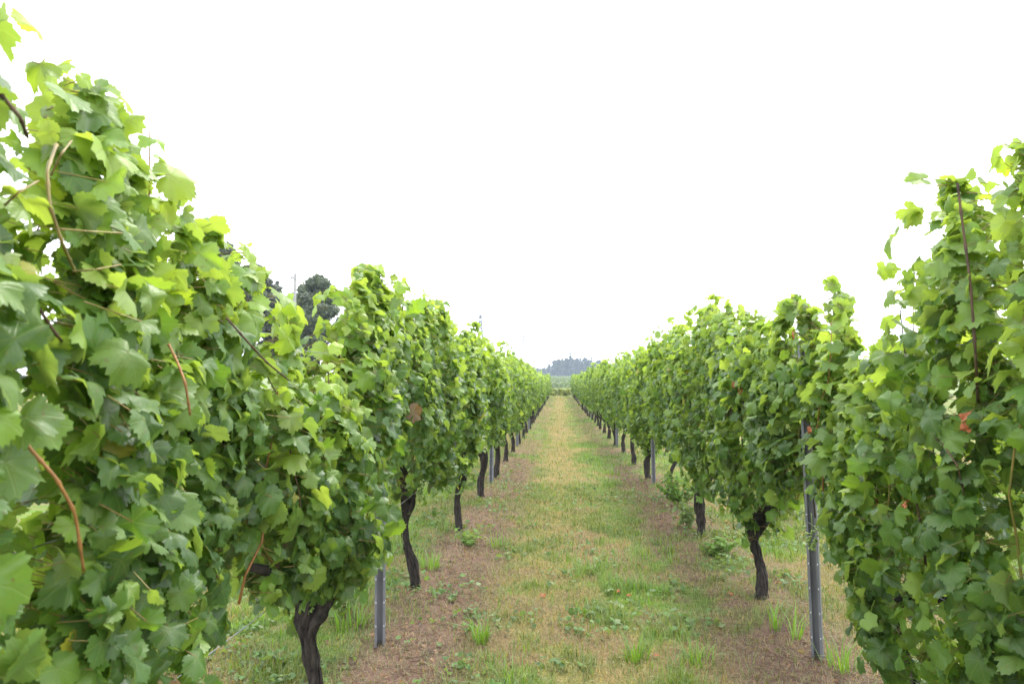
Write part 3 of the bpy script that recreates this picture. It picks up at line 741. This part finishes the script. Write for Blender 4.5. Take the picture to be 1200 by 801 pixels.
def bushy_weed(px, py, h, spread, n, seed, lab, pale=0.0):
    rng = np.random.default_rng(seed); g = at_ground(px, py); r = empty('weed', (g.x, g.y, gz(g.x, g.y)))
    mb = MB(); P = []; 
    for k in range(9):
        a = rng.uniform(0, 6.28); t = np.linspace(0, 1, 6); sp = spread * rng.uniform(.3, 1)
        A = np.stack([math.cos(a) * sp * t, math.sin(a) * sp * t, h * rng.uniform(.6, 1) * t ** .8], 1); mb.tube(A, np.linspace(.004, .0015, 6), 5)
        for q in range(n // 9):
            f = rng.uniform(.15, 1); i = min(int(f * 5), 4); P.append(A[i] + (A[i + 1] - A[i]) * (f * 5 - i) + rng.normal(0, .025, 3))
    P = np.array(P); P[:, 2] = np.maximum(P[:, 2], .015); m = len(P)
    Nn = nrm(np.array([0, 0, 1.0]) + rng.normal(0, .55, (m, 3))); T = np.concatenate([P[:, :2], np.zeros((m, 1))], 1) + rng.normal(0, .1, (m, 3))
    col = (np.array([.1, .2, .03]) * (1 - pale) + np.array([.15, .22, .09]) * pale) * rng.uniform(.65, 1.35, (m, 1))
    V, F, Cc, U = leaves_geo(P, T, Nn, rng.uniform(.016, .034, m), col, 'mid', rng)
    mb.obj('stem', M['cane_green'], r); link('foliage', mesh_tris('foliage', V, F, M['grass'], col=Cc, uv=U), r)
    tag(r, lab, 'weed', 'leafy weeds under the vines')
bushy_weed(797, 600, .42, .28, 520, 1, 'bushy bright green weed beside the leaning trunk of the right row')
bushy_weed(808, 622, .3, .2, 220, 2, 'pale grey green weed just in front of the bushy weed, right row', .9)
bushy_weed(840, 655, .16, .2, 160, 3, 'low leafy weed beside the stumpy knobbed trunk, right row')
bushy_weed(398, 725, .2, .14, 110, 4, 'pale leaved weed between the thick trunk and the steel post, left row', .8)
bushy_weed(548, 640, .12, .16, 120, 5, 'small low weed at the base of a short trunk in the left row', .3)
bushy_weed(1040, 700, .3, .22, 200, 6, 'leafy weed half hidden behind the right edge vine')

# fallen dry leaves
for i, (a, b, s_, lab) in enumerate([(748, 664, .06, 'orange red dry vine leaf at the centre of the path grass'), (757, 667, .05, 'smaller dry leaf touching the orange red leaf on the path'),
        (724, 696, .05, 'brown red dry leaf lying just in front of the orange red leaf pair'), (737, 700, .035, 'tiny curled red leaf on the path grass'),
        (636, 700, .05, 'dull orange dry leaf on straw left of the path centre'), (771, 770, .042, 'bright orange curled leaf low on the path near the grass tuft'),
        (862, 620, .075, 'pale orange dry leaf on bare soil behind the right row'), (852, 612, .06, 'rust coloured dry leaf on soil beside the pale orange leaf'),
        (848, 595, .07, 'orange dry leaf farthest back on the soil, right row'), (856, 700, .045, 'small rusty leaf at the foot of the stumpy trunk'),
        (912, 690, .045, 'rusty dry leaf between the stumpy trunk and the bare post')]):
    g = at_ground(a, b); rng = np.random.default_rng(i + 900)
    tv, tf = TPL['hi'][i % 8]; V = tv * s_ * .62 * np.array([1, 1, 2.2])
    o = link('fallen_leaf', mesh_tris('fallen_leaf', V, tf, M['dry_leaf']), None, (g.x, g.y, gz(g.x, g.y) + .022))
    o.rotation_euler = (rng.uniform(-.4, .4), rng.uniform(-.4, .4), rng.uniform(0, 6)); tag(o, lab, 'leaf', 'dry fallen leaves')

# ------------------------------------------------------------------ background
def crown_geo(centres, rng, leaf=.14, per=260, tint=(0.035, 0.06, 0.022)):
    """many leaf-sized faces in clumps"""
    P, Nn, col = [], [], []
    for c, r in centres:
        d = nrm(rng.normal(0, 1, (per, 3))); rad = r * rng.random((per, 1)) ** .35
        p = np.array(c) + d * rad * np.array([1, 1, .8]); P.append(p); Nn.append(nrm(d + np.array([0, 0, .4]) + rng.normal(0, .5, (per, 3))))
        col.append(np.array(tint) * rng.uniform(.7, 1.35) * rng.uniform(.75, 1.3, (per, 1)))
    P, Nn, col = np.vstack(P), np.vstack(Nn), np.vstack(col); n = len(P)
    return leaves_geo(P, rng.normal(0, 1, (n, 3)), Nn, leaf * rng.uniform(.6, 1.4, n), col, 'lo', rng)
def tree(px, top, Y, width, seed, lab, conifer=False, tint=(0.045, 0.066, 0.034)):  # crown tints lightened with grey, haze painted into the leaf colour
    rng = np.random.default_rng(seed); p = at_depth(px, top, Y); h = p.z; r = empty('tree', (p.x, Y, gz(p.x, Y)))
    mb = MB().tube([(0, 0, -.2), (.08, 0, h * .3), (-.05, .1, h * .6), (0, 0, h * .92)], [.2, .16, .1, .03], 9, wob=.2, seed=seed)
    cs = []
    if conifer:
        for k in range(16):
            f = k / 15; z = h * (.25 + .73 * f); rr = width * .5 * (1 - f) + .12
            for q in range(max(1, int(5 * (1 - f)) + 1)):
                a = rng.uniform(0, 6.28); cs.append(((math.cos(a) * rr * .7, math.sin(a) * rr * .7, z - rr * .2), rr * .42 + .1))
    else:
        for k in range(60):
            a = rng.uniform(0, 6.28); f = rng.random() ** .65; z = h * (.3 + .62 * f); e = math.sqrt(max(.05, 1 - ((f - .4) / .65) ** 2)) * width * .5
            q = e * math.sqrt(rng.random()); c = (math.cos(a) * q, math.sin(a) * q, z); cs.append((c, width * rng.uniform(.09, .2)))
            if k % 4 == 0: mb.tube([(0, 0, z * .6), (c[0] * .5, c[1] * .5, z * .85), c], [.07, .05, .02], 6)
        cs.append(((0, 0, h * .94), width * .12))
    mb.obj('trunk', M['tree_bark'], r)
    V, F, Cc, U = crown_geo(cs, rng, .15, 330 if not conifer else 170, tint)
    link('crown', mesh_tris('crown', V, F, M['tree_leaf'], col=Cc), r)
    tag(r, lab, 'tree', 'dark trees beyond the left row')
tree(374, 322, 62, 5.4, 21, 'rounded dark tree just right of the utility pole, above the left row')
tree(300, 308, 66, 5.0, 22, 'loose topped dark tree left of the utility pole', tint=(.035, .05, .028))
tree(326, 332, 70, 3.6, 23, 'pointed grey green conifer close to the left of the utility pole', conifer=True)
tree(250, 275, 64, 6.0, 24, 'tallest dark tree, mostly hidden behind the near leaves', tint=(.03, .045, .025))
tree(345, 344, 66, 5.2, 25, 'small low bushy tree at the base of the utility pole', tint=(.045, .065, .03))

def utility_pole():
    p = at_depth(346, 323, 54); h = p.z; r = empty('utility_pole', (p.x, 54, gz(p.x, 54)))
    MB().tube([(0, 0, -.3), (0, 0, h * .5), (0, 0, h)], [.15, .13, .11], 14).obj('pole', M['concrete'], r)
    MB().box((-.15, 0, h - .35), (.5, .1, .1)).box((0.05, 0, h - .52), (.06, .3, .06)).obj('crossarm', M['pylon'], r)
    for x in (-.34, .04):
        MB().tube([(x, 0, h - .3), (x, 0, h - .22), (x, 0, h - .2), (x, 0, h - .12)], [.03, .07, .07, .03], 10).obj('insulator', M['ceramic'], r)
    tag(r, 'slender grey concrete utility pole among the dark trees above the left row', 'utility pole')
utility_pole()

def pylon(px, top, Y, seed, lab):
    p = at_depth(px, top, Y); base = gz(p.x, Y); h = p.z - base; r = empty('pylon', (p.x, Y, base), .3)
    mb = MB(); wd = lambda f: (h * .085) * (1 - f) ** 1.25 + .5
    lv = np.linspace(0, 1, 13); th = .2
    for sx in (-1, 1):
        for sy in (-1, 1): mb.tube([(sx * wd(f), sy * wd(f), f * h) for f in lv], th, 4)
    for i in range(len(lv) - 1):
        a, b = lv[i], lv[i + 1]
        for s in (-1, 1):
            for d in (-1, 1):
                mb.tube([(-d * wd(a), s * wd(a), a * h), (d * wd(b), s * wd(b), b * h)], th * .6, 4)
                mb.tube([(s * wd(a), -d * wd(a), a * h), (s * wd(b), d * wd(b), b * h)], th * .6, 4)
    mb.obj('tower', M['pylon'], r, smooth=False)
    for f, L in ((.74, .15), (.84, .17), (.94, .13)):
        m = MB(); l = L * h
        for s in (-1, 1):
            for sy in (-1, 1): m.tube([(0, sy * wd(f), f * h), (s * l, 0, f * h + .4)], th * .8, 4); m.tube([(0, sy * wd(f), f * h + h * .035), (s * l, 0, f * h + .4)], th * .6, 4)
            m.tube([(s * l, 0, f * h + .4), (s * l, 0, f * h - h * .03)], th * .9, 5)
        m.obj('crossarm', M['pylon'], r, smooth=False)
    tag(r, lab, 'pylon', 'pylons on the skyline')
pylon(563, 368, 420, 1, 'lattice power pylon with three crossarms rising behind the left row')
pylon(613, 392, 720, 2, 'faint farther power pylon nearer the gap between the rows')

# shrubs closing the end of the path
def shrub(px, Y, wd, h, seed, lab, tint):
    rng = np.random.default_rng(seed); p = at_depth(px, 460, Y); r = empty('shrub', (p.x, Y, gz(p.x, Y)))
    cs = [((rng.uniform(-wd, wd) * .5, rng.uniform(-.4, .4), h * rng.uniform(.05, .75)), h * rng.uniform(.22, .34)) for _ in range(30)]
    V, F, Cc, U = crown_geo(cs, rng, .07, 110, tint); mb = MB()
    for c, q in cs[:6]: mb.tube([(c[0] * .4, 0, -.1), (c[0] * .8, c[1] * .5, c[2] * .6), c], [.03, .02, .01], 5)
    mb.obj('stem', M['tree_bark'], r); link('crown', mesh_tris('crown', V, F, M['tree_leaf'], col=Cc), r); tag(r, lab, 'shrub', 'shrubs at the far end of the path')
shrub(653, 78, 2.6, 1.0, 31, 'low yellowish green shrub at the far end of the path', (.2, .24, .05))
shrub(664, 82, 3.2, .9, 32, 'pale green shrub at the far end of the path, behind the yellowish one', (.17, .22, .08))
shrub(641, 84, 3.2, 1.1, 33, 'darker green shrub at the far end of the left row', (.11, .17, .05))

# far vineyard terraces and wooded hill
def far_rows():
    rng = np.random.default_rng(3); Ps, Ns, Cs = [], [], []
    for Y in np.geomspace(170, 470, 26):
        n = int(900); x = rng.uniform(-45, 60, n); y = Y + rng.normal(0, .35, n) + x * .06
        z = terrain(x, y) + rng.uniform(.1, 1.5, n); Ps.append(np.stack([x, y, z], 1)); Ns.append(nrm(rng.normal(0, .6, (n, 3)) + np.array([0, -.4, .8])))
        Cs.append(np.array([.085, .13, .04]) * rng.uniform(.7, 1.35, (n, 1)))
    P, Nn, col = np.vstack(Ps), np.vstack(Ns), np.vstack(Cs); n = len(P)
    V, F, Cc, U = leaves_geo(P, rng.normal(0, 1, (n, 3)), Nn, rng.uniform(.25, .5, n), col, 'lo', rng)
    return mesh_tris('far_vineyard', V, F, M['tree_leaf'], col=Cc)
tag(link('far_vineyard', far_rows()), 'pale hazy vineyard rows on the rising slope beyond the path', 'vineyard', kind='stuff')
def far_wood():
    rng = np.random.default_rng(8); cs = []
    for k in range(150):
        x = rng.uniform(-95, 95); Y = rng.uniform(540, 600); pxx = 655 + x / Y * 800
        env = np.interp(pxx, [560, 600, 615, 636, 646, 662, 668, 674, 690, 700, 718, 740, 780], [421, 418, 426, 432, 424, 419, 414, 421, 419, 421, 426, 424, 424])
        top = 1.55 + (452 - env - rng.uniform(-1, 5)) / 800 * Y; g = gz(x, Y); hh = max(3.5, top - g); wd = rng.uniform(2.6, 4.4)
        con = rng.random() < .3 or abs(pxx - 668) < 4
        for q in range(7):
            f = q / 6; rr = wd * (.9 * (1 - f) + .18 if con else .55 * math.sqrt(max(.1, 1 - (f - .4) ** 2 * 2.0)))
            cs.append(((x + rng.normal(0, rr * .35), Y + rng.normal(0, rr * .35), g + hh * (.12 + .86 * f) - (rr * .5 if not con else 0)), max(.5, rr)))
    V, F, Cc, U = crown_geo(cs, rng, .75, 120, (.022, .034, .03))
    return mesh_tris('forest', V, F, M['tree_leaf'], col=Cc)
tag(link('forest', far_wood()), 'dark bluish wooded hill on the skyline between the rows', 'wood', kind='stuff')

# ------------------------------------------------------------------ haze
m, n, out = newmat('haze_air')
pv = N(n, 'ShaderNodeVolumePrincipled'); pv.inputs['Color'].default_value = (0.66, 0.77, 1.0, 1); pv.inputs['Density'].default_value = 0.00042; pv.inputs['Anisotropy'].default_value = 0.2
n.links.new(pv.outputs[0], out.inputs['Volume'])
tag(MB().box((0, 797, 30), (3020, 1640, 72)).obj('haze', m, smooth=False), 'thin pale haze over the whole vineyard', 'haze', kind='stuff')
